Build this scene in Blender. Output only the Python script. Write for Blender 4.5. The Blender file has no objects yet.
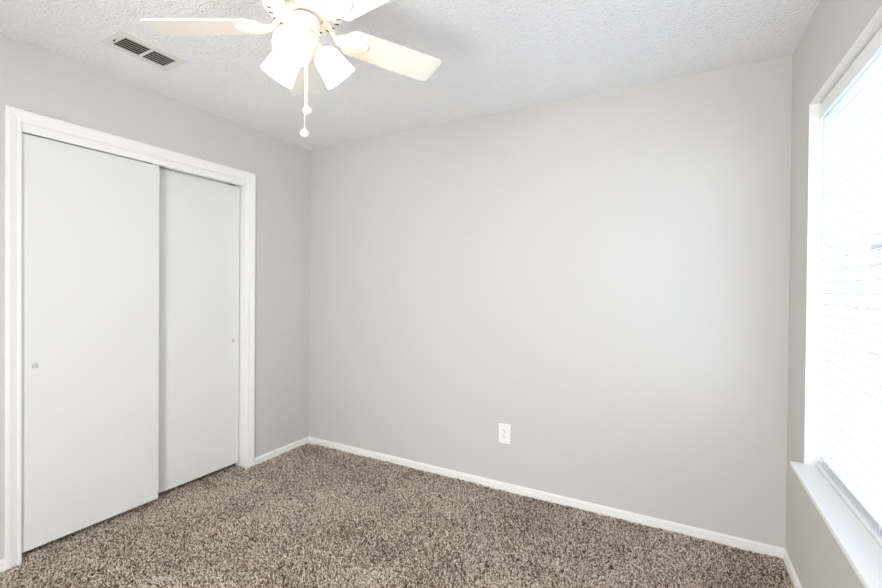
import bpy, bmesh, math, random
import numpy as np
from mathutils import Vector, Matrix

random.seed(7)
rng = np.random.default_rng(11)
R = math.radians
SC = bpy.context.scene
COL = SC.collection

# ------------------------------------------------------------------ camera
W, D, H = 3.1573, 3.25, 2.44          # room: x 0..W, y -D..0, z FZ..H
FZ = 0.002                            # sub floor under the carpet pile
F_PX, YAW, PITCH, ROLL = 429.042, -0.4981, -0.0076, 0.0082
CAM = Vector((2.6708, -2.6200, 1.3077))
fw = Vector((math.sin(YAW)*math.cos(PITCH), math.cos(YAW)*math.cos(PITCH), math.sin(PITCH)))
r0 = Vector((math.cos(YAW), -math.sin(YAW), 0))
u0 = r0.cross(fw)
rr = r0*math.cos(ROLL) + u0*math.sin(ROLL)
uu = -r0*math.sin(ROLL) + u0*math.cos(ROLL)
cam_d = bpy.data.cameras.new('camera')
cam_d.sensor_fit = 'HORIZONTAL'; cam_d.sensor_width = 36.0
cam_d.lens = 36.0*F_PX/882.0
cam_d.shift_y = -2.6885/882.0
cam_d.clip_start = 0.02; cam_d.clip_end = 200
cam = bpy.data.objects.new('camera', cam_d); COL.objects.link(cam)
M = Matrix((rr, uu, -fw)).transposed().to_4x4(); M.translation = CAM
cam.matrix_world = M
SC.camera = cam

# ------------------------------------------------------------------ world, lights, exposure
SKY_STRENGTH = 6.2
FILL_WATTS = 70.0
BULB_WATTS = 2.0
SHADE_GLOW = 1.35
world = bpy.data.worlds.new('overcast_sky'); SC.world = world
world.use_nodes = True
nt = world.node_tree; nt.nodes.clear()
wo = nt.nodes.new('ShaderNodeOutputWorld'); bg = nt.nodes.new('ShaderNodeBackground')
tc = nt.nodes.new('ShaderNodeTexCoord'); sx = nt.nodes.new('ShaderNodeSeparateXYZ')
cr = nt.nodes.new('ShaderNodeValToRGB')
cr.color_ramp.elements[0].position = 0.0; cr.color_ramp.elements[0].color = (0.78, 0.88, 1.0, 1)
cr.color_ramp.elements[1].position = 0.8; cr.color_ramp.elements[1].color = (0.62, 0.78, 1.0, 1)
nt.links.new(tc.outputs['Generated'], sx.inputs[0]); nt.links.new(sx.outputs['Z'], cr.inputs[0])
nt.links.new(cr.outputs[0], bg.inputs['Color']); bg.inputs['Strength'].default_value = SKY_STRENGTH
nt.links.new(bg.outputs[0], wo.inputs[0])

WY0, WY1, WZ0, WZ1 = -1.52, -0.3065, 0.560, 2.088      # window opening in the right wall
DY = (1.35, 2.20)                                    # opening added behind the camera for the fill light (x range)

pl = bpy.data.lights.new('window_daylight', 'AREA'); pl.shape = 'RECTANGLE'
pl.size = WY1-WY0; pl.size_y = WZ1-WZ0; pl.cycles.is_portal = True
po = bpy.data.objects.new('window_daylight', pl); COL.objects.link(po)
po.matrix_world = Matrix.Translation((W+0.185, (WY0+WY1)/2, (WZ0+WZ1)/2)) @ Matrix(((0,0,1,0),(1,0,0,0),(0,1,0,0),(0,0,0,1)))

dl = bpy.data.lights.new('added_fill_light', 'AREA'); dl.shape = 'RECTANGLE'  # added fill lamp out of frame, brightens the whole room
dl.size = 0.84; dl.size_y = 2.0; dl.energy = FILL_WATTS; dl.color = (0.95, 0.98, 1.0)
do = bpy.data.objects.new('added_fill_light', dl); COL.objects.link(do)
do.location = (sum(DY)/2, -D-0.2, 1.02); do.rotation_euler = (R(90), 0, 0)

vs = SC.view_settings
vs.view_transform = 'Standard'; vs.look = 'None'; vs.gamma = 1.0
vs.exposure = 0.06; vs.use_curve_mapping = False
SC.cycles.max_bounces = 14; SC.cycles.diffuse_bounces = 8; SC.cycles.transparent_max_bounces = 16
SC.cycles.transmission_bounces = 8; SC.cycles.sample_clamp_indirect = 6.0
SC.cycles.use_denoising = True
SC.cycles.caustics_reflective = False; SC.cycles.caustics_refractive = False

# ------------------------------------------------------------------ materials
def lin(r, g, b):
    f = lambda c: (c/255/12.92) if c/255 <= 0.04045 else ((c/255+0.055)/1.055)**2.4
    return (f(r), f(g), f(b), 1)

def mat(name, color, rough=0.5, bump=None, metal=0.0, spec=0.5, emit=None, emit_strength=0.0, trans=None):
    m = bpy.data.materials.new(name); m.use_nodes = True
    n = m.node_tree.nodes; l = m.node_tree.links
    b = n['Principled BSDF']
    b.inputs['Base Color'].default_value = color
    b.inputs['Roughness'].default_value = rough
    b.inputs['Metallic'].default_value = metal
    b.inputs['Specular IOR Level'].default_value = spec
    if emit:
        b.inputs['Emission Color'].default_value = emit
        b.inputs['Emission Strength'].default_value = emit_strength
    if bump:
        scale, strength, dist, detail = bump
        t = n.new('ShaderNodeTexCoord'); no = n.new('ShaderNodeTexNoise'); bu = n.new('ShaderNodeBump')
        no.inputs['Scale'].default_value = scale; no.inputs['Detail'].default_value = detail
        no.inputs['Roughness'].default_value = 0.55
        bu.inputs['Strength'].default_value = strength; bu.inputs['Distance'].default_value = dist
        l.new(t.outputs['Object'], no.inputs['Vector']); l.new(no.outputs['Fac'], bu.inputs['Height'])
        l.new(bu.outputs['Normal'], b.inputs['Normal'])
    if trans:
        out = n['Material Output']
        tr = n.new('ShaderNodeBsdfTranslucent'); tr.inputs['Color'].default_value = color
        mx = n.new('ShaderNodeMixShader'); mx.inputs[0].default_value = trans
        l.new(b.outputs[0], mx.inputs[1]); l.new(tr.outputs[0], mx.inputs[2]); l.new(mx.outputs[0], out.inputs['Surface'])
    return m

def ceiling_material():
    m = mat('ceiling_texture_paint', (0.95, 0.95, 0.955, 1), 0.9, spec=0.1)
    n = m.node_tree.nodes; l = m.node_tree.links; b = n['Principled BSDF']
    t = n.new('ShaderNodeTexCoord')
    n1 = n.new('ShaderNodeTexNoise'); n1.inputs['Scale'].default_value = 100; n1.inputs['Detail'].default_value = 3
    n2 = n.new('ShaderNodeTexNoise'); n2.inputs['Scale'].default_value = 55; n2.inputs['Detail'].default_value = 2
    ad = n.new('ShaderNodeMath'); ad.operation = 'ADD'
    rp = n.new('ShaderNodeValToRGB')
    rp.color_ramp.elements[0].position = 0.40; rp.color_ramp.elements[1].position = 0.66
    hl = n.new('ShaderNodeMath'); hl.operation = 'MULTIPLY'; hl.inputs[1].default_value = 0.5
    bu = n.new('ShaderNodeBump'); bu.inputs['Strength'].default_value = 1.0; bu.inputs['Distance'].default_value = 0.006
    for q in (n1, n2): l.new(t.outputs['Object'], q.inputs['Vector'])
    l.new(n1.outputs['Fac'], ad.inputs[0]); l.new(n2.outputs['Fac'], ad.inputs[1])
    l.new(ad.outputs[0], hl.inputs[0]); l.new(hl.outputs[0], rp.inputs[0])
    l.new(rp.outputs[0], bu.inputs['Height']); l.new(bu.outputs['Normal'], b.inputs['Normal'])
    return m

def carpet_material():
    m = mat('carpet_yarn', (0.2, 0.16, 0.13, 1), 0.95, spec=0.05)
    n = m.node_tree.nodes; l = m.node_tree.links; b = n['Principled BSDF']
    a = n.new('ShaderNodeAttribute'); a.attribute_name = 'yarn'
    rp = n.new('ShaderNodeValToRGB')
    e = rp.color_ramp.elements
    e[0].position = 0.0; e[0].color = lin(86, 68, 54)
    e[1].position = 1.0; e[1].color = lin(255, 244, 230)
    k = e.new(0.30); k.color = lin(158, 138, 121)
    k = e.new(0.62); k.color = lin(218, 202, 187)
    l.new(a.outputs['Fac'], rp.inputs[0]); l.new(rp.outputs[0], b.inputs['Base Color'])
    return m

def glass_material():
    m = bpy.data.materials.new('window_glass'); m.use_nodes = True
    n = m.node_tree.nodes; l = m.node_tree.links; n.clear()
    out = n.new('ShaderNodeOutputMaterial'); mx = n.new('ShaderNodeMixShader')
    tr = n.new('ShaderNodeBsdfTransparent'); gl = n.new('ShaderNodeBsdfGlossy')
    tr.inputs['Color'].default_value = (0.98, 0.985, 0.985, 1); gl.inputs['Roughness'].default_value = 0.02
    mx.inputs[0].default_value = 0.05
    l.new(tr.outputs[0], mx.inputs[1]); l.new(gl.outputs[0], mx.inputs[2])
    l.new(mx.outputs[0], out.inputs[0])
    return m

def brick_material():
    m = mat('red_brick', (0.5, 0.25, 0.2, 1), 0.9, spec=0.1)
    n = m.node_tree.nodes; l = m.node_tree.links; b = n['Principled BSDF']
    t = n.new('ShaderNodeTexCoord'); mp = n.new('ShaderNodeMapping'); br = n.new('ShaderNodeTexBrick')
    mp.inputs['Rotation'].default_value = (R(90), 0, 0)
    br.inputs['Color1'].default_value = (0.42, 0.22, 0.19, 1); br.inputs['Color2'].default_value = (0.34, 0.20, 0.18, 1)
    br.inputs['Mortar'].default_value = (0.6, 0.56, 0.53, 1); br.inputs['Scale'].default_value = 1.0
    br.inputs['Brick Width'].default_value = 0.21; br.inputs['Row Height'].default_value = 0.075
    br.inputs['Mortar Size'].default_value = 0.012
    l.new(t.outputs['Object'], mp.inputs[0]); l.new(mp.outputs[0], br.inputs[0]); l.new(br.outputs[0], b.inputs['Base Color'])
    return m

WALL = mat('greige_wall_paint', lin(208, 205, 201), 0.75, bump=(130, 0.16, 0.002, 2), spec=0.25)
CEIL = ceiling_material()
TRIM = mat('white_semigloss_trim', lin(244, 243, 240), 0.4, spec=0.4)
DOORW = mat('white_door_paint', lin(230, 230, 227), 0.5, spec=0.35, bump=(60, 0.05, 0.001, 2))
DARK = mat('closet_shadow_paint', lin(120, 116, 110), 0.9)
CARPET = carpet_material()
BACKING = mat('carpet_backing', lin(96, 80, 66), 0.95, spec=0.05)
BLIND = mat('white_faux_wood', lin(238, 240, 242), 0.45, spec=0.35, trans=0.05)
VAL = mat('white_valance', lin(240, 241, 242), 0.45, spec=0.35)
CORD = mat('white_cord', lin(230, 232, 234), 0.7)
WAND = mat('clear_grey_plastic', lin(205, 210, 216), 0.25)
VINYL = mat('white_vinyl', lin(236, 239, 242), 0.4)
GLASS = glass_material()
FANW = mat('white_fan_enamel', lin(243, 241, 236), 0.35, spec=0.5)
BLADE = mat('white_fan_blade', lin(238, 235, 228), 0.45, spec=0.35)
SLOT = mat('dark_slot', lin(40, 36, 32), 0.8)
METAL = mat('brushed_metal', lin(190, 192, 196), 0.35, metal=1.0)
PULL = mat('satin_nickel', lin(206, 205, 202), 0.4, metal=0.6)
CHAINM = mat('white_bead_chain', lin(246, 240, 228), 0.4)
SHADE = mat('frosted_glass_shade', lin(255, 250, 240), 0.5, emit=(1.0, 0.86, 0.66, 1), emit_strength=SHADE_GLOW, trans=0.5)
BULB = mat('lit_bulb', lin(255, 250, 240), 0.5, emit=(1.0, 0.86, 0.68, 1), emit_strength=4.0)
VENT = mat('vent_enamel', lin(226, 224, 219), 0.45)
DUCT_SHADE = mat('duct_shade_paint', lin(52, 44, 36), 0.9)  # shade of the duct put into the colour
PLASTIC = mat('white_outlet_plastic', lin(247, 246, 244), 0.35)
BRICK = brick_material()
ROOF = mat('shingle_grey', lin(120, 116, 114), 0.9, bump=(20, 0.4, 0.01, 2))
BOUNCE = mat('pale_bounce_ground', lin(236, 236, 236), 0.95, bump=(30, 0.3, 0.01, 3))  # made extra pale so it throws light up to the ceiling
SIDING = mat('pale_blue_paint', lin(150, 178, 200), 0.6)

# ------------------------------------------------------------------ mesh helpers
def box(bm, x0, x1, y0, y1, z0, z1):
    x0, x1 = sorted((x0, x1)); y0, y1 = sorted((y0, y1)); z0, z1 = sorted((z0, z1))
    v = [bm.verts.new(p) for p in ((x0,y0,z0),(x1,y0,z0),(x1,y1,z0),(x0,y1,z0),(x0,y0,z1),(x1,y0,z1),(x1,y1,z1),(x0,y1,z1))]
    fs = [bm.faces.new([v[i] for i in f]) for f in ((3,2,1,0),(4,5,6,7),(0,1,5,4),(1,2,6,5),(2,3,7,6),(3,0,4,7))]
    return v, fs

def lathe(bm, prof, n=48, axis=None, origin=(0,0,0), caps=True):
    """prof: list of (radius, height); axis: a direction the height runs along"""
    ax = Vector(axis or (0,0,1)).normalized(); o = Vector(origin)
    q = Vector((0,0,1)).rotation_difference(ax).to_matrix()
    rings = []
    for r, h in prof:
        if r < 1e-6:
            rings.append([bm.verts.new(o + q @ Vector((0,0,h)))])
        else:
            rings.append([bm.verts.new(o + q @ Vector((r*math.cos(2*math.pi*i/n), r*math.sin(2*math.pi*i/n), h))) for i in range(n)])
    for a, b in zip(rings, rings[1:]):
        for i in range(n):
            j = (i+1) % n
            if len(a) == 1 and len(b) == 1: continue
            if len(a) == 1: bm.faces.new((a[0], b[j], b[i]))
            elif len(b) == 1: bm.faces.new((a[i], a[j], b[0]))
            else: bm.faces.new((a[i], a[j], b[j], b[i]))
    if caps:
        for k, s in ((0, 1), (-1, -1)):
            if len(rings[k]) > 1: bm.faces.new(rings[k][::-s] if s == 1 else rings[k])

def tube(bm, pts, rad, n=10):
    pts = [Vector(p) for p in pts]; rings = []
    rad = rad if isinstance(rad, (list, tuple)) else [rad]*len(pts)
    for i, p in enumerate(pts):
        t = (pts[min(i+1, len(pts)-1)] - pts[max(i-1, 0)]).normalized()
        up = Vector((0,0,1)) if abs(t.z) < 0.9 else Vector((1,0,0))
        a = t.cross(up).normalized(); b = t.cross(a)
        rings.append([bm.verts.new(p + (a*math.cos(2*math.pi*k/n) + b*math.sin(2*math.pi*k/n))*rad[i]) for k in range(n)])
    for a, b in zip(rings, rings[1:]):
        for i in range(n):
            j = (i+1) % n; bm.faces.new((a[i], a[j], b[j], b[i]))
    bm.faces.new(rings[0][::-1]); bm.faces.new(rings[-1])

def prism(bm, outline, z0, z1):
    """outline: (x, y) points counter-clockwise"""
    a = [bm.verts.new((x, y, z0)) for x, y in outline]; b = [bm.verts.new((x, y, z1)) for x, y in outline]
    bm.faces.new(a[::-1]); bm.faces.new(b)
    n = len(outline)
    for i in range(n):
        j = (i+1) % n; bm.faces.new((a[i], a[j], b[j], b[i]))

def sweep(bm, profile, path_fn, k):
    """profile points swept through k stations: path_fn(i, (u, v)) -> position"""
    rings = [[bm.verts.new(path_fn(i, p)) for p in profile] for i in range(k)]
    n = len(profile)
    for a, b in zip(rings, rings[1:]):
        for i in range(n):
            j = (i+1) % n; bm.faces.new((a[i], a[j], b[j], b[i]))
    bm.faces.new(rings[0][::-1]); bm.faces.new(rings[-1])

def obj(name, bm, material, parent=None, bevel=0.0, smooth=False, segs=2):
    bmesh.ops.recalc_face_normals(bm, faces=bm.faces)
    me = bpy.data.meshes.new(name); bm.to_mesh(me); bm.free()
    me.materials.append(material)
    o = bpy.data.objects.new(name, me); COL.objects.link(o)
    if parent: o.parent = parent
    if smooth:
        me.shade_smooth()
        try: me.set_sharp_from_angle(angle=R(35))
        except Exception: pass
    if bevel:
        b = o.modifiers.new('bevel', 'BEVEL'); b.width = bevel; b.segments = segs; b.limit_method = 'ANGLE'
    return o

def tag(o, label, cat, group=None, kind=None):
    o['label'] = label; o['category'] = cat
    if group: o['group'] = group
    if kind: o['kind'] = kind
    return o

def empty(name, loc, label, cat, kind=None, rotz=0):
    o = bpy.data.objects.new(name, None); COL.objects.link(o)
    o.location = loc; o.rotation_euler = (0, 0, rotz); o.empty_display_size = 0.1
    return tag(o, label, cat, None, kind)

# ------------------------------------------------------------------ room shell
CY0, CY1, CZ = -1.7995, -0.597, 2.060            # closet opening
WT = 0.115                                      # left wall thickness
WR = 0.19                                       # right wall thickness

bm = bmesh.new(); box(bm, -0.75, W+WR, -D-1.5, 0.12, FZ-0.1, FZ)
tag(obj('floor', bm, BACKING), 'flat subfloor beneath the brown carpet', 'floor', kind='structure')

bm = bmesh.new(); box(bm, -0.75, W+WR, -D-1.5, 0.12, H, H+0.1)
tag(obj('ceiling', bm, CEIL), 'white stippled texture ceiling above the fan', 'ceiling', kind='structure')

bm = bmesh.new(); box(bm, -0.75, W+WR, 0.0, 0.12, FZ, H)
tag(obj('wall_back', bm, WALL), 'wide greige painted wall with the single outlet', 'wall', kind='structure')

bm = bmesh.new()
box(bm, -WT, 0, -D, CY0, FZ, H); box(bm, -WT, 0, CY1, 0, FZ, H); box(bm, -WT, 0, CY0, CY1, CZ, H)
tag(obj('wall_left', bm, WALL), 'greige wall around the white sliding closet doors', 'wall', kind='structure')

bm = bmesh.new()
box(bm, W, W+WR, -D-1.5, WY0, FZ, H); box(bm, W, W+WR, WY1, 0, FZ, H)
box(bm, W, W+WR, WY0, WY1, FZ, WZ0); box(bm, W, W+WR, WY0, WY1, WZ1, H)
tag(obj('wall_right', bm, WALL), 'greige wall around the bright window with blinds', 'wall', kind='structure')

bm = bmesh.new()
box(bm, -0.75, DY[0], -D-0.115, -D, FZ, H); box(bm, DY[1], W, -D-0.115, -D, FZ, H); box(bm, DY[0], DY[1], -D-0.115, -D, 2.05, H)
tag(obj('wall_front', bm, WALL), 'greige wall facing the outlet wall, with an opening added for fill light', 'wall', kind='structure')

bm = bmesh.new()
box(bm, -0.75, W, -D-1.5, -D-1.4, FZ, H); box(bm, -0.75, -0.65, -D-1.4, -D-0.115, FZ, H)  # unseen walls added to keep sky light out behind the fill lamp
tag(obj('wall_light_block', bm, WALL), 'added unseen greige wall closing off the fill light opening', 'wall', kind='structure')

bm = bmesh.new()
box(bm, -0.75, -0.65, -D, 0, FZ, H); box(bm, -0.65, -WT, CY0-0.12, CY0-0.02, FZ, H); box(bm, -0.65, -WT, CY1+0.3, CY1+0.4, FZ, H)
tag(obj('wall_closet', bm, DARK), 'unlit walls inside the closet behind the sliding doors', 'wall', kind='structure')

# reveal lining of the window opening (painted white), drywall return
bm = bmesh.new()
T = 0.004
box(bm, W+0.001, W+0.125, WY1-T, WY1, WZ0, WZ1); box(bm, W+0.001, W+0.125, WY0, WY0+T, WZ0, WZ1)
box(bm, W+0.001, W+0.125, WY0+T, WY1-T, WZ1-T, WZ1)
tag(obj('trim_1', bm, TRIM), 'white jamb lining around the window recess', 'trim', kind='structure')

# baseboards: a stepped low profile
BH = 0.060
prof = [(0, FZ), (0.0125, FZ), (0.0125, 0.031), (0.0115, 0.0335), (0.0020, 0.0338), (0.0020, 0.0415), (0.0110, 0.0418), (0.0115, 0.050), (0.0075, 0.056), (0.003, BH), (0, BH)]
def baseboard(name, a, b, nrm, label, m0=0.0, m1=0.0):
    a = Vector(a); b = Vector(b); nv = Vector(nrm); d = (b-a).normalized()
    bm = bmesh.new()
    def f(i, p):
        base = a + d*(p[0]*m0) if i == 0 else b - d*(p[0]*m1)
        q = base + nv*p[0]; return (q.x, q.y, p[1])
    sweep(bm, prof, f, 2)
    return tag(obj(name, bm, TRIM), label, 'baseboard', kind='structure')
CW = 0.057
baseboard('baseboard_back', (0,0,0), (W,0,0), (0,-1,0), 'white stepped baseboard along the outlet wall', 1, 1)
baseboard('baseboard_left', (0,CY1+CW,0), (0,0,0), (1,0,0), 'short white baseboard between the closet trim and the far corner', 0, 1)
baseboard('baseboard_left', (0,-D,0), (0,CY0-CW,0), (1,0,0), 'white baseboard left of the closet trim at the photo edge', 1, 0)
baseboard('baseboard_right', (W,-D,0), (W,0,0), (-1,0,0), 'white baseboard running under the window', 1, 1)

# ------------------------------------------------------------------ carpet pile (stuff)
def carpet_pile():
    sp = 0.0052
    xs = np.arange(-WT-0.03, W-0.004, sp); ys = np.arange(-D+0.02, -0.004, sp)
    X, Y = np.meshgrid(xs, ys); X = X.ravel(); Y = Y.ravel()
    X = X + rng.uniform(-.6, .6, X.size)*sp; Y = Y + rng.uniform(-.6, .6, Y.size)*sp
    ok = (X < W-0.014) & (Y < -0.014) & ((X > 0.015) | ((Y > CY0+0.012) & (Y < CY1-0.012) & (X > -WT-0.03)))
    X, Y = X[ok], Y[ok]; n = X.size
    def field(scale, seed, oct=4):                       # smooth value noise
        g = np.random.default_rng(seed); out = np.zeros(n); amp = 1.0
        for o in range(oct):
            s = scale/(1.9**o); nx = int((W+1)/s)+4; ny = int((D+1)/s)+4
            G = g.standard_normal((nx, ny)); fx = (X+0.3)/s; fy = (Y+D+0.1)/s
            ix = fx.astype(int); iy = fy.astype(int); tx = fx-ix; ty = fy-iy
            tx = tx*tx*(3-2*tx); ty = ty*ty*(3-2*ty)
            out += amp*((G[ix,iy]*(1-tx)+G[ix+1,iy]*tx)*(1-ty)+(G[ix,iy+1]*(1-tx)+G[ix+1,iy+1]*tx)*ty); amp *= 0.62
        return out
    lean = 0.9*field(0.30, 3) ; hgt = field(0.10, 5, 3)
    ang = 2.2 + 1.3*field(0.5, 9, 2)
    h = 0.0125 + 0.0018*hgt + rng.uniform(-.0035, .0035, n)
    tx = np.cos(ang)*lean*0.006 + rng.normal(0, .0038, n); ty = np.sin(ang)*lean*0.006 + rng.normal(0, .0038, n)
    X_t = np.minimum(X+tx, W-0.013); Y_t = np.minimum(Y+ty, -0.013)
    X_t = np.where(X > 0.015, np.maximum(X_t, 0.014), X_t)
    rad = 0.0038*rng.uniform(.75, 1.25, n); ph = rng.uniform(0, 6.283, n)
    V = np.empty((n, 7, 3))
    for k in range(3):
        a = ph + k*2.0944
        V[:, k, 0] = X+np.cos(a)*rad; V[:, k, 1] = Y+np.sin(a)*rad; V[:, k, 2] = FZ+0.0004
        a2 = a+0.8
        V[:, 3+k, 0] = X+tx*.6+np.cos(a2)*rad*.95; V[:, 3+k, 1] = Y+ty*.6+np.sin(a2)*rad*.95; V[:, 3+k, 2] = FZ+h*.72
    V[:, 6, 0] = X_t; V[:, 6, 1] = Y_t; V[:, 6, 2] = FZ+h
    V[:, :, 0] = np.minimum(V[:, :, 0], W-0.0127); V[:, :, 1] = np.minimum(V[:, :, 1], -0.0127)
    tri = []
    for k in range(3):
        j = (k+1) % 3
        tri += [(k, j, 3+j), (k, 3+j, 3+k), (3+k, 3+j, 6)]
    tri = np.array(tri)
    F = (np.arange(n)[:, None, None]*7 + tri[None]).reshape(-1, 3)
    me = bpy.data.meshes.new('carpet_pile')
    me.vertices.add(n*7); me.vertices.foreach_set('co', V.reshape(-1).astype(np.float32))
    me.loops.add(F.size); me.loops.foreach_set('vertex_index', F.reshape(-1).astype(np.int32))
    me.polygons.add(len(F)); me.polygons.foreach_set('loop_start', (np.arange(len(F))*3).astype(np.int32))
    yarn = np.clip(0.5 + 0.35*rng.standard_normal(n) + 0.05*field(0.25, 21), 0, 1)
    at = me.attributes.new('yarn', 'FLOAT', 'POINT')
    at.data.foreach_set('value', np.repeat(yarn, 7).astype(np.float32))
    me.update(calc_edges=True); me.validate()
    me.materials.append(CARPET)
    o = bpy.data.objects.new('carpet_pile', me); COL.objects.link(o)
    return tag(o, 'brown flecked frieze carpet covering the whole floor', 'carpet', kind='stuff')
carpet_pile()

# ------------------------------------------------------------------ closet
def casing_profile():      # (across from the opening edge outwards, out from the wall)
    return [(0.0, 0.0), (0.0, 0.0075), (0.004, 0.0095), (0.012, 0.0100), (0.015, 0.0080), (0.030, 0.0125), (0.043, 0.0165), (0.053, 0.0165), (0.057, 0.014), (0.057, 0.0)]
bm = bmesh.new()
cp = casing_profile()
stations = [(CY0, FZ, -1, 0), (CY0, CZ, -1, 1), (CY1, CZ, 1, 1), (CY1, FZ, 1, 0)]
def cf(i, p):
    y, z, sy, sz = stations[i]
    return (p[1], y + sy*p[0], z + sz*p[0])
sweep(bm, cp, cf, 4)
tag(obj('trim_2', bm, TRIM), 'moulded white casing around the closet opening', 'trim', kind='structure')

bm = bmesh.new()      # jamb liners
box(bm, -WT, 0.001, CY0-0.0, CY0+0.003, FZ, CZ); box(bm, -WT, 0.001, CY1-0.003, CY1, FZ, CZ); box(bm, -WT, 0.001, CY0+0.003, CY1-0.003, CZ-0.003, CZ)
tag(obj('trim_3', bm, TRIM), 'flat white jamb lining inside the closet opening', 'trim', kind='structure')

bm = bmesh.new()      # fascia that hides the sliding track
box(bm, -0.005, -0.001, CY0+0.003, CY1-0.003, 2.019, CZ-0.003)
box(bm, -0.001, 0.003, CY0+0.003, CY1-0.003, 2.019, 2.050)
tag(obj('trim_4', bm, TRIM, bevel=0.002), 'narrow white track fascia above the closet doors', 'trim', kind='structure')

bm = bmesh.new()      # double aluminium track that both doors hang from
box(bm, -0.113, -0.012, CY0+0.003, CY1-0.003, 2.034, 2.040); box(bm, -0.060, -0.053, CY0+0.003, CY1-0.003, 2.026, 2.034); box(bm, -0.113, -0.108, CY0+0.003, CY1-0.003, 2.024, 2.034)
tag(obj('trim_5', bm, TRIM), 'slim double track glimpsed in the dark gap above the closet doors', 'trim', kind='structure')

def closet_door(name, x0, x1, y0, y1, z0, z1, pull_y, pull_z, label):
    e = empty(name, ((x0+x1)/2, (y0+y1)/2, z0), label, 'sliding closet door', 'structure')
    c = e.location
    bm = bmesh.new(); box(bm, x0-c.x, x1-c.x, y0-c.y, y1-c.y, 0, z1-z0)
    obj('door_panel', bm, DOORW, e, bevel=0.002)
    bm = bmesh.new()      # round finger pull: rim and recessed cup
    px = x1-c.x
    lathe(bm, [(0.0, 0.0004), (0.0075, 0.0004), (0.0085, 0.0026), (0.0105, 0.0030), (0.0118, 0.0016), (0.0120, 0.0)], 28, (1,0,0), (px, pull_y-c.y, pull_z-z0), caps=False)
    p = obj('finger_pull', bm, PULL, e, smooth=True); p['label'] = 'small round brushed metal finger pull'
    bm = bmesh.new()
    for s in (-1, 1):
        yy = (y0+y1)/2-c.y + s*((y1-y0)/2-0.052)
        box(bm, -0.004, 0.004, yy-0.020, yy+0.020, z1-z0, z1-z0+0.016)
    obj('roller_hanger', bm, METAL, e)
    return e
closet_door('door_1', -0.041, -0.007, CY0+0.004, -1.187, 0.046, 2.0145, -1.747, 0.921, 'left sliding closet door, in front of the other, white')
closet_door('door_2', -0.104, -0.070, -1.215, CY1-0.010, 0.044, 2.0160, -0.655, 0.924, 'right sliding closet door, set behind the other, white')

# ------------------------------------------------------------------ window
win = empty('window_1', (W, (WY0+WY1)/2, WZ0), 'bright single hung window in a white recess', 'window', 'structure')
o3 = win.location
def wbox(bm, x0, x1, y0, y1, z0, z1): box(bm, W+x0-o3.x, W+x1-o3.x, y0-o3.y, y1-o3.y, z0-o3.z, z1-o3.z)
SZ = 0.582
bm = bmesh.new()
prism(bm, [(x-o3.x, y-o3.y) for x, y in ((W+0.125, WY0), (W+0.125, WY1), (W, WY1), (W, WY1+0.010), (W-0.045, WY1+0.010), (W-0.066, WY0-0.012), (W, WY0-0.012), (W, WY0))], SZ-0.018-o3.z, SZ-o3.z)
obj('window_sill', bm, TRIM, win, bevel=0.003)
bm = bmesh.new()
f0, f1, fwid = 0.122, 0.185, 0.045
wbox(bm, f0, f1, WY0, WY0+fwid, SZ, WZ1); wbox(bm, f0, f1, WY1-fwid*0.45, WY1, SZ, WZ1)
wbox(bm, f0, f1, WY0+fwid, WY1-fwid*0.45, WZ1-fwid, WZ1); wbox(bm, f0, f1, WY0+fwid, WY1-fwid*0.45, SZ, SZ+0.03)
obj('window_frame', bm, VINYL, win, bevel=0.002)
ZM = 1.325
def sash(name, d0, d1, z0, z1, st):
    bm = bmesh.new(); a, b = WY0+fwid, WY1-fwid*0.45
    wbox(bm, d0, d1, a, a+st, z0, z1); wbox(bm, d0, d1, b-st, b, z0, z1)
    wbox(bm, d0, d1, a+st, b-st, z0, z0+st); wbox(bm, d0, d1, a+st, b-st, z1-st, z1)
    s = obj(name, bm, VINYL, win, bevel=0.002)
    bm = bmesh.new(); m = (d0+d1)/2
    wbox(bm, m-0.002, m+0.002, a+st-0.004, b-st+0.004, z0+st-0.004, z1-st+0.004)
    obj('glass_pane', bm, GLASS, s)
    return s
sash('upper_sash', 0.158, 0.180, ZM-0.02, WZ1-fwid, 0.034)
sash('lower_sash', 0.130, 0.154, SZ+0.03, ZM+0.02, 0.036)

# ------------------------------------------------------------------ blind
BY0, BY1 = WY0+0.012, WY1-0.012
blind = empty('window_blind', (W+0.07, (BY0+BY1)/2, SZ), 'white two inch slat blind hanging inside the window recess', 'blind')
ob = blind.location
def bbox(bm, x0, x1, y0, y1, z0, z1): box(bm, W+x0-ob.x, W+x1-ob.x, y0-ob.y, y1-ob.y, z0-ob.z, z1-ob.z)
bm = bmesh.new()
pv = [(0.030, 2.016), (0.030, 2.062), (0.033, 2.066), (0.033, 2.076), (0.041, 2.076), (0.041, 2.016)]
sweep(bm, pv, lambda i, p: (W+p[0]-ob.x, (BY0, BY1)[i]-ob.y, p[1]-ob.z), 2)
obj('valance', bm, VAL, blind, bevel=0.001)
bm = bmesh.new(); bbox(bm, 0.046, 0.100, BY0+0.004, BY1-0.004, 2.036, 2.082)
obj('headrail', bm, VAL, blind, bevel=0.002)
PITCHZ = 0.0450
bm = bmesh.new()
ns = 0; z = 0.620
TILT = R(-10)
while z < 2.02:
    prof_s = []
    for t in np.linspace(-1, 1, 7): prof_s.append((0.025*t, 0.0016*(1-t*t)+0.0017))
    for t in np.linspace(1, -1, 7): prof_s.append((0.025*t, 0.0016*(1-t*t)-0.0017))
    def sf(i, p, z=z):
        dx = p[0]*math.cos(TILT) - p[1]*math.sin(TILT); dz = p[0]*math.sin(TILT) + p[1]*math.cos(TILT)
        return (W+0.073+dx-ob.x, (BY0, BY1)[i]-ob.y, z+dz-ob.z)
    sweep(bm, prof_s, sf, 2)
    z += PITCHZ; ns += 1
obj('slat_panel', bm, BLIND, blind)
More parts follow.
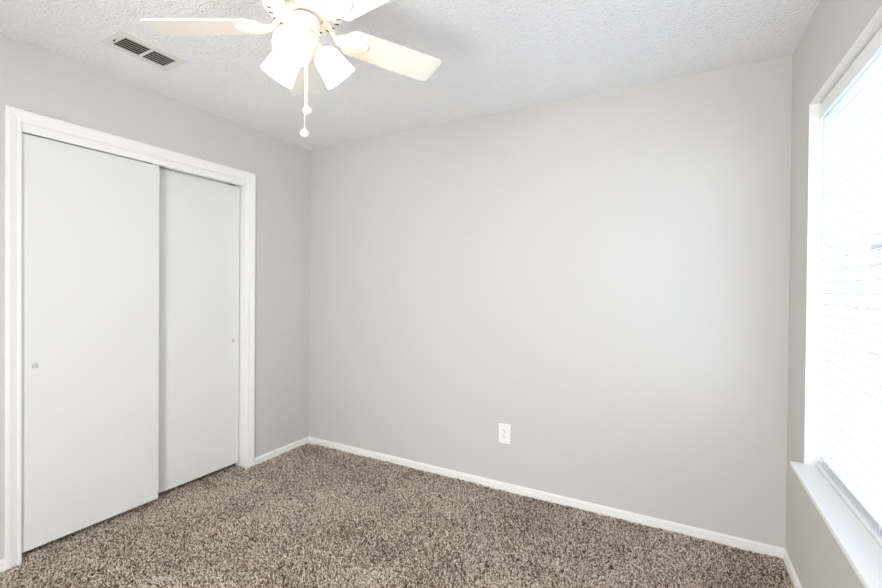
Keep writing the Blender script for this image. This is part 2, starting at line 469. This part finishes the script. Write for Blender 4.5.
bm = bmesh.new(); bbox(bm, 0.036, 0.090, BY0, BY1, SZ+0.002, SZ+0.021)
obj('bottom_rail', bm, BLIND, blind, bevel=0.004, segs=3)
for yc in (WY1-0.13, (WY0+WY1)/2, WY0+0.13):
    bm = bmesh.new()
    for dx in (0.0465, 0.0995):
        tube(bm, [(W+dx-ob.x, yc-ob.y, SZ+0.02-ob.z), (W+dx-ob.x, yc-ob.y, 2.04-ob.z)], 0.0011, 6)
    for k in range(ns):
        zz = 0.620+k*PITCHZ-0.0035
        tube(bm, [(W+0.0465-ob.x, yc-ob.y, zz-ob.z), (W+0.0995-ob.x, yc-ob.y, zz-ob.z)], 0.0006, 5)
    obj('ladder_cord', bm, CORD, blind)
bm = bmesh.new()
wy = WY1-0.066
tube(bm, [(W+0.036-ob.x, wy-ob.y, 2.03-ob.z), (W+0.035-ob.x, wy-ob.y, 2.005-ob.z)], 0.002, 8)
tube(bm, [(W+0.034-ob.x, wy-ob.y, 2.005-ob.z), (W+0.032-ob.x, wy-ob.y, 1.36-ob.z)], [0.0025, 0.0032], 8)
obj('tilt_wand', bm, WAND, blind, smooth=True)

# ------------------------------------------------------------------ ceiling fan
FX, FY = W/2, -1.58
fan = empty('ceiling_fan', (FX, FY, H), 'white five blade ceiling fan with three lit glass shades', 'ceiling fan')
def fz(z): return z-H
bm = bmesh.new()
lathe(bm, [(0.0, fz(H)), (0.085, fz(H)), (0.092, fz(2.425)), (0.095, fz(2.40)), (0.116, fz(2.385)), (0.128, fz(2.365)), (0.134, fz(2.33)), (0.135, fz(2.270)),
           (0.133, fz(2.246)), (0.129, fz(2.230)), (0.118, fz(2.220)), (0.100, fz(2.216)), (0.060, fz(2.216)), (0.0, fz(2.217))], 64)
mh = obj('motor_housing', bm, FANW, fan, smooth=True)
bm = bmesh.new()
for k in range(24):
    a = 2*math.pi*k/24
    ca, sa = math.cos(a), math.sin(a)
    def at(r, t, z): return Vector((ca*r - sa*t, sa*r + ca*t, fz(z)))
    c0 = [at(0.1030, -0.0028, 2.2167), at(0.1030, 0.0028, 2.2167), at(0.1165, 0.0028, 2.2197), at(0.1165, -0.0028, 2.2197)]
    off = Vector((ca*0.2, sa*0.2, -0.97))*0.0010
    va = [bm.verts.new(p+off) for p in c0]; vb = [bm.verts.new(p-off*2) for p in c0]
    bm.faces.new(va); bm.faces.new(vb[::-1])
    for i in range(4):
        j = (i+1) % 4; bm.faces.new((va[i], vb[i], vb[j], va[j]))
s = obj('vent_slot', bm, SLOT, mh); s['label'] = 'dark cooling slots around the housing'; s['kind'] = 'stuff'
bm = bmesh.new()
lathe(bm, [(0.0, fz(2.217)), (0.078, fz(2.217)), (0.078, fz(2.213)), (0.072, fz(2.211)), (0.0, fz(2.211))], 48)
obj('flywheel', bm, FANW, fan, smooth=True)
bm = bmesh.new()
lathe(bm, [(0.0, fz(2.212)), (0.034, fz(2.212)), (0.034, fz(2.200)), (0.0, fz(2.200))], 32)
n_ = obj('switch_neck', bm, METAL, fan, smooth=True); n_['label'] = 'grey metal neck below the motor'
bm = bmesh.new()
lathe(bm, [(0.0, fz(2.203)), (0.040, fz(2.203)), (0.047, fz(2.199)), (0.050, fz(2.190)), (0.050, fz(2.158)), (0.046, fz(2.150)), (0.0, fz(2.150))], 48)
obj('switch_housing', bm, FANW, fan, smooth=True)
bm = bmesh.new()
lathe(bm, [(0.0, fz(2.151)), (0.040, fz(2.151)), (0.047, fz(2.140)), (0.044, fz(2.118)), (0.030, fz(2.104)), (0.010, fz(2.098)), (0.008, fz(2.090)), (0.0, fz(2.088))], 48)
obj('light_fitter', bm, FANW, fan, smooth=True)

BL_ANG = [63, 135, 207, 279, 351]
def blade_mesh():
    bm = bmesh.new()
    pts = []
    r0_, r1_ = 0.134, 0.516
    half = lambda r: 0.058 + (0.070-0.058)*((r-r0_)/(r1_-r0_))**0.8
    side = []
    for t in np.linspace(0, 1, 9): side.append((r0_+0.040*(1-math.cos(t*math.pi/2)) , half(r0_+0.04)*math.sin(t*math.pi/2)))
    for r in np.linspace(0.20, r1_-0.018, 6): side.append((r, half(r)))
    for t in np.linspace(0.15, 1, 7):
        a = t*math.pi/2; side.append((r1_-0.018+0.018*math.sin(a), half(r1_-0.018)-0.022+0.022*math.cos(a)))
    up = side; lo = [(x, -y) for x, y in side[::-1] if y > 1e-6]
    outline = lo + up if up[0][1] > 1e-6 else up[:1] + up[1:] + lo
    outline = outline[::-1]
    prism(bm, outline, -0.0028, 0.0028)
    bmesh.ops.rotate(bm, verts=bm.verts, cent=(0,0,0), matrix=Matrix.Rotation(R(-12), 3, 'X'))
    bmesh.ops.translate(bm, verts=bm.verts, vec=(0, 0, fz(2.175)))
    return bm
def iron_mesh():
    bm = bmesh.new()
    # arm: flat bar bending down from the flywheel to the blade
    st = [(0.060, 2.2090, 0.015, 0.004), (0.078, 2.2060, 0.012, 0.004), (0.092, 2.1940, 0.009, 0.0045), (0.106, 2.1740, 0.009, 0.0045), (0.135, 2.1690, 0.012, 0.004)]
    rings = []
    for x, z, w, t in st:
        rings.append([bm.verts.new((x, sy*w, fz(z)+sz*t)) for sy, sz in ((-1,-1),(1,-1),(1,1),(-1,1))])
    for a, b in zip(rings, rings[1:]):
        for i in range(4):
            j = (i+1) % 4; bm.faces.new((a[i], a[j], b[j], b[i]))
    bm.faces.new(rings[0][::-1]); bm.faces.new(rings[-1])
    # oval medallion screwed beneath the blade, domed, with a raised inner oval
    n = 40; b2 = bmesh.new()
    levels = [(1.0, 0.0), (1.0, -0.0035), (0.93, -0.0060), (0.80, -0.0066), (0.76, -0.0052), (0.72, -0.0066), (0.40, -0.0100), (0.12, -0.0110)]
    rs = [[b2.verts.new((0.168+0.063*s*math.cos(2*math.pi*k/n), 0.036*s*math.sin(2*math.pi*k/n), dz-0.0028)) for k in range(n)] for s, dz in levels]
    for a, b in zip(rs, rs[1:]):
        for i in range(n):
            j = (i+1) % n; b2.faces.new((a[i], a[j], b[j], b[i]))
    b2.faces.new(rs[0]); b2.faces.new(rs[-1][::-1])
    bmesh.ops.rotate(b2, verts=b2.verts, cent=(0,0,0), matrix=Matrix.Rotation(R(-12), 3, 'X'))
    bmesh.ops.translate(b2, verts=b2.verts, vec=(0, 0, fz(2.175)))
    tmp = bpy.data.meshes.new('tmp'); b2.to_mesh(tmp); b2.free(); bm.from_mesh(tmp); bpy.data.meshes.remove(tmp)
    return bm
blade0 = obj('blade', blade_mesh(), BLADE, fan, bevel=0.0012)
iron0 = obj('blade_iron', iron_mesh(), FANW, blade0, smooth=True)
for i, a in enumerate(BL_ANG):
    if i == 0: b = blade0
    else:
        b = blade0.copy(); COL.objects.link(b); b.parent = fan
        ir = iron0.copy(); COL.objects.link(ir); ir.parent = b
    b.rotation_euler = (0, 0, R(a))

# three lamp arms and bell shades
SH_ANG = [316-15, 316+105, 316-135]
def sdir(a, dn): return Vector((math.cos(R(a))*math.cos(R(dn)), math.sin(R(a))*math.cos(R(dn)), -math.sin(R(dn))))
DN = 47
for a in SH_ANG:
    ax = sdir(a, DN); hx = Vector((math.cos(R(a)), math.sin(R(a)), 0))
    base = Vector((0, 0, fz(2.128))) + hx*0.030
    neck = base + hx*0.012 + ax*0.016
    bm = bmesh.new()
    tube(bm, [base, base+hx*0.010+ax*0.004, neck], [0.011, 0.012, 0.014], 16)
    lathe(bm, [(0.0, -0.002), (0.020, 0.0), (0.024, 0.006), (0.026, 0.022), (0.0, 0.022)], 32, ax, neck)
    obj('lamp_holder', bm, FANW, fan, smooth=True)
    outer = [(0.027, 0.010), (0.037, 0.015), (0.044, 0.028), (0.048, 0.048), (0.0515, 0.072), (0.0555, 0.096), (0.0585, 0.112)]
    inner = [(r-0.0025, h) for r, h in outer[::-1]]
    bm = bmesh.new(); lathe(bm, outer+inner, 40, ax, neck, caps=False)
    sh = obj('lamp_shade', bm, SHADE, fan, smooth=True)
    bm = bmesh.new()
    bc = neck + ax*0.022
    lathe(bm, [(0.0, 0.0), (0.012, 0.0), (0.013, 0.012), (0.020, 0.026), (0.026, 0.042), (0.024, 0.056), (0.014, 0.066), (0.0, 0.069)], 24, ax, bc)
    obj('bulb', bm, BULB, sh, smooth=True)
    L = bpy.data.lights.new('fan_bulb_light', 'POINT'); L.energy = BULB_WATTS; L.color = (1.0, 0.74, 0.46); L.shadow_soft_size = 0.03
    lo = bpy.data.objects.new('fan_bulb_light', L); COL.objects.link(lo); lo.location = Vector((FX, FY, H)) + neck + ax*0.100

# pull chains with knobs
cd = Vector((math.cos(R(316)), math.sin(R(316)), 0)); cside = Vector((math.cos(R(46)), math.sin(R(46)), 0))
for off, zk in ((0.010, 1.893), (0.003, 1.823)):
    p = cside*off + cd*(0.012 if off > 0.005 else -0.004)
    bm = bmesh.new()
    tube(bm, [(p.x, p.y, fz(2.098)), (p.x, p.y, fz(zk+0.012))], 0.0009, 6)
    zz = 2.095
    while zz > zk+0.014:
        bmesh.ops.create_icosphere(bm, subdivisions=1, radius=0.0019, matrix=Matrix.Translation((p.x, p.y, fz(zz)))); zz -= 0.0048
    ch = obj('pull_chain', bm, CHAINM, fan, smooth=True)
    bm = bmesh.new()
    lathe(bm, [(0.0, 0.016), (0.004, 0.015), (0.006, 0.010), (0.012, 0.006), (0.015, -0.001), (0.013, -0.008), (0.007, -0.0125), (0.0, -0.0135)], 24, None, (p.x, p.y, fz(zk)))
    obj('pull_knob', bm, FANW, ch, smooth=True)

# ------------------------------------------------------------------ ceiling vent
VX0, VX1, VY0, VY1 = 0.318, 0.517, -1.632, -1.328
vent = empty('ceiling_vent', ((VX0+VX1)/2, (VY0+VY1)/2, H), 'white two-bank air supply grille on the ceiling near the closet', 'air vent')
ov = vent.location
OX0, OX1 = 0.347, 0.468
banks = [(-1.588, -1.478), (-1.466, -1.360)]
bm = bmesh.new()
zt, zb = 0.0, -0.007
def vb(bm, x0, x1, y0, y1, a=zt, b=zb): box(bm, x0-ov.x, x1-ov.x, y0-ov.y, y1-ov.y, a, b)
vb(bm, VX0, OX0, VY0, VY1); vb(bm, OX1, VX1, VY0, VY1)
vb(bm, OX0, OX1, VY0, banks[0][0]); vb(bm, OX0, OX1, banks[0][1], banks[1][0]); vb(bm, OX0, OX1, banks[1][1], VY1)
obj('frame', bm, VENT, vent, bevel=0.0025)
bm = bmesh.new(); vb(bm, OX0-0.002, OX1+0.002, banks[0][0]-0.002, banks[1][1]+0.002, -0.0002, -0.0008)  # thin dark sheet stands in for the shade inside the duct
d_ = obj('duct_shade_sheet', bm, DUCT_SHADE, vent); d_['label'] = 'dark sheet painted as duct shade behind the louvers'
for y0, y1 in banks:
    for k in range(6):
        xc = OX0 + (k+0.5)*(OX1-OX0)/6
        bm = bmesh.new()
        sweep(bm, [(-0.0052, -0.0012), (-0.0042, -0.0008), (0.0056, -0.0058), (0.0056, -0.0067), (0.0042, -0.0067)], lambda i, p, xc=xc: (xc+p[0]-ov.x, (y0, y1)[i]-ov.y, p[1]), 2)
        obj('louver', bm, VENT, vent)
bm = bmesh.new()
box(bm, 0.380-ov.x, 0.425-ov.x, -1.605-ov.y, -1.603-ov.y, zb-0.0005, zb); box(bm, 0.398-ov.x, 0.403-ov.x, -1.607-ov.y, -1.601-ov.y, zb-0.005, zb)
obj('damper_lever', bm, SLOT, vent)

# ------------------------------------------------------------------ outlet
OXc, OZc = 1.7215, 0.372
out = empty('wall_outlet', (OXc, 0, OZc-0.06), 'white duplex outlet plate low on the wide blank wall', 'electrical outlet')
bm = bmesh.new(); box(bm, -0.0400, 0.0400, -0.0055, 0.0, 0.0, 0.126)
obj('cover_plate', bm, PLASTIC, out, bevel=0.003, segs=3)
for zc in (0.0435, 0.0825):
    bm = bmesh.new()
    n = 28; pts = []
    for k in range(n):
        a = 2*math.pi*k/n; pts.append((max(-0.0150, min(0.0150, 0.0172*math.cos(a))), 0.0142*math.sin(a)))
    va = [bm.verts.new((x, -0.0054, zc+z_)) for x, z_ in pts]; vb_ = [bm.verts.new((x, -0.0072, zc+z_)) for x, z_ in pts]
    bm.faces.new(va); bm.faces.new(vb_[::-1])
    for i in range(n):
        j = (i+1) % n; bm.faces.new((va[i], vb_[i], vb_[j], va[j]))
    so = obj('socket', bm, PLASTIC, out)
    bm = bmesh.new()
    box(bm, -0.0075, -0.0050, -0.0076, -0.0070, zc-0.001, zc+0.008); box(bm, 0.0050, 0.0075, -0.0076, -0.0070, zc-0.001, zc+0.007)
    lathe(bm, [(0.0, 0.0), (0.0026, 0.0), (0.0026, 0.0006), (0.0, 0.0006)], 14, (0,-1,0), (0, -0.0070, zc-0.0075))
    so2 = obj('plug_slot', bm, SLOT, so); so2['label'] = 'dark prong slots'; so2['kind'] = 'stuff'
bm = bmesh.new(); lathe(bm, [(0.0, 0.0), (0.0033, 0.0), (0.0028, 0.0010), (0.0, 0.0012)], 16, (0,-1,0), (0, -0.0054, 0.063))
obj('screw', bm, METAL, out, smooth=True)

# ------------------------------------------------------------------ outdoors, seen between the slats
bm = bmesh.new(); box(bm, W+WR, W+40, -20, 40, -0.5, -0.4)  # outdoor ground, paled to bounce added daylight through the blind
tag(obj('bounce_ground', bm, BOUNCE), 'ground beyond the window, made pale to bounce light in', 'ground', kind='structure')
house = empty('brick_house', (W+3.6, 9.0, -0.4), 'pinkish brick neighbour house seen between the blind slats', 'house')
def hb(bm, x0, x1, y0, y1, z0, z1): box(bm, x0, x1, y0, y1, z0, z1)
bm = bmesh.new(); hb(bm, 0, 9, 0, 8, 0, 2.7); obj('brick_wall', bm, BRICK, house)
bm = bmesh.new()
v = [bm.verts.new(p) for p in ((-.4,-.4,2.7),(9.4,-.4,2.7),(9.4,8.4,2.7),(-.4,8.4,2.7),(3,4,4.6),(6.4,4,4.6))]
for f in ((3,2,1,0),(0,1,5,4),(1,2,5),(2,3,4,5),(3,0,4)): bm.faces.new([v[i] for i in f])
obj('roof', bm, ROOF, house)
bm = bmesh.new(); hb(bm, 1.2, 2.2, -0.03, 0.02, 1.0, 2.2); obj('window', bm, SIDING, house)
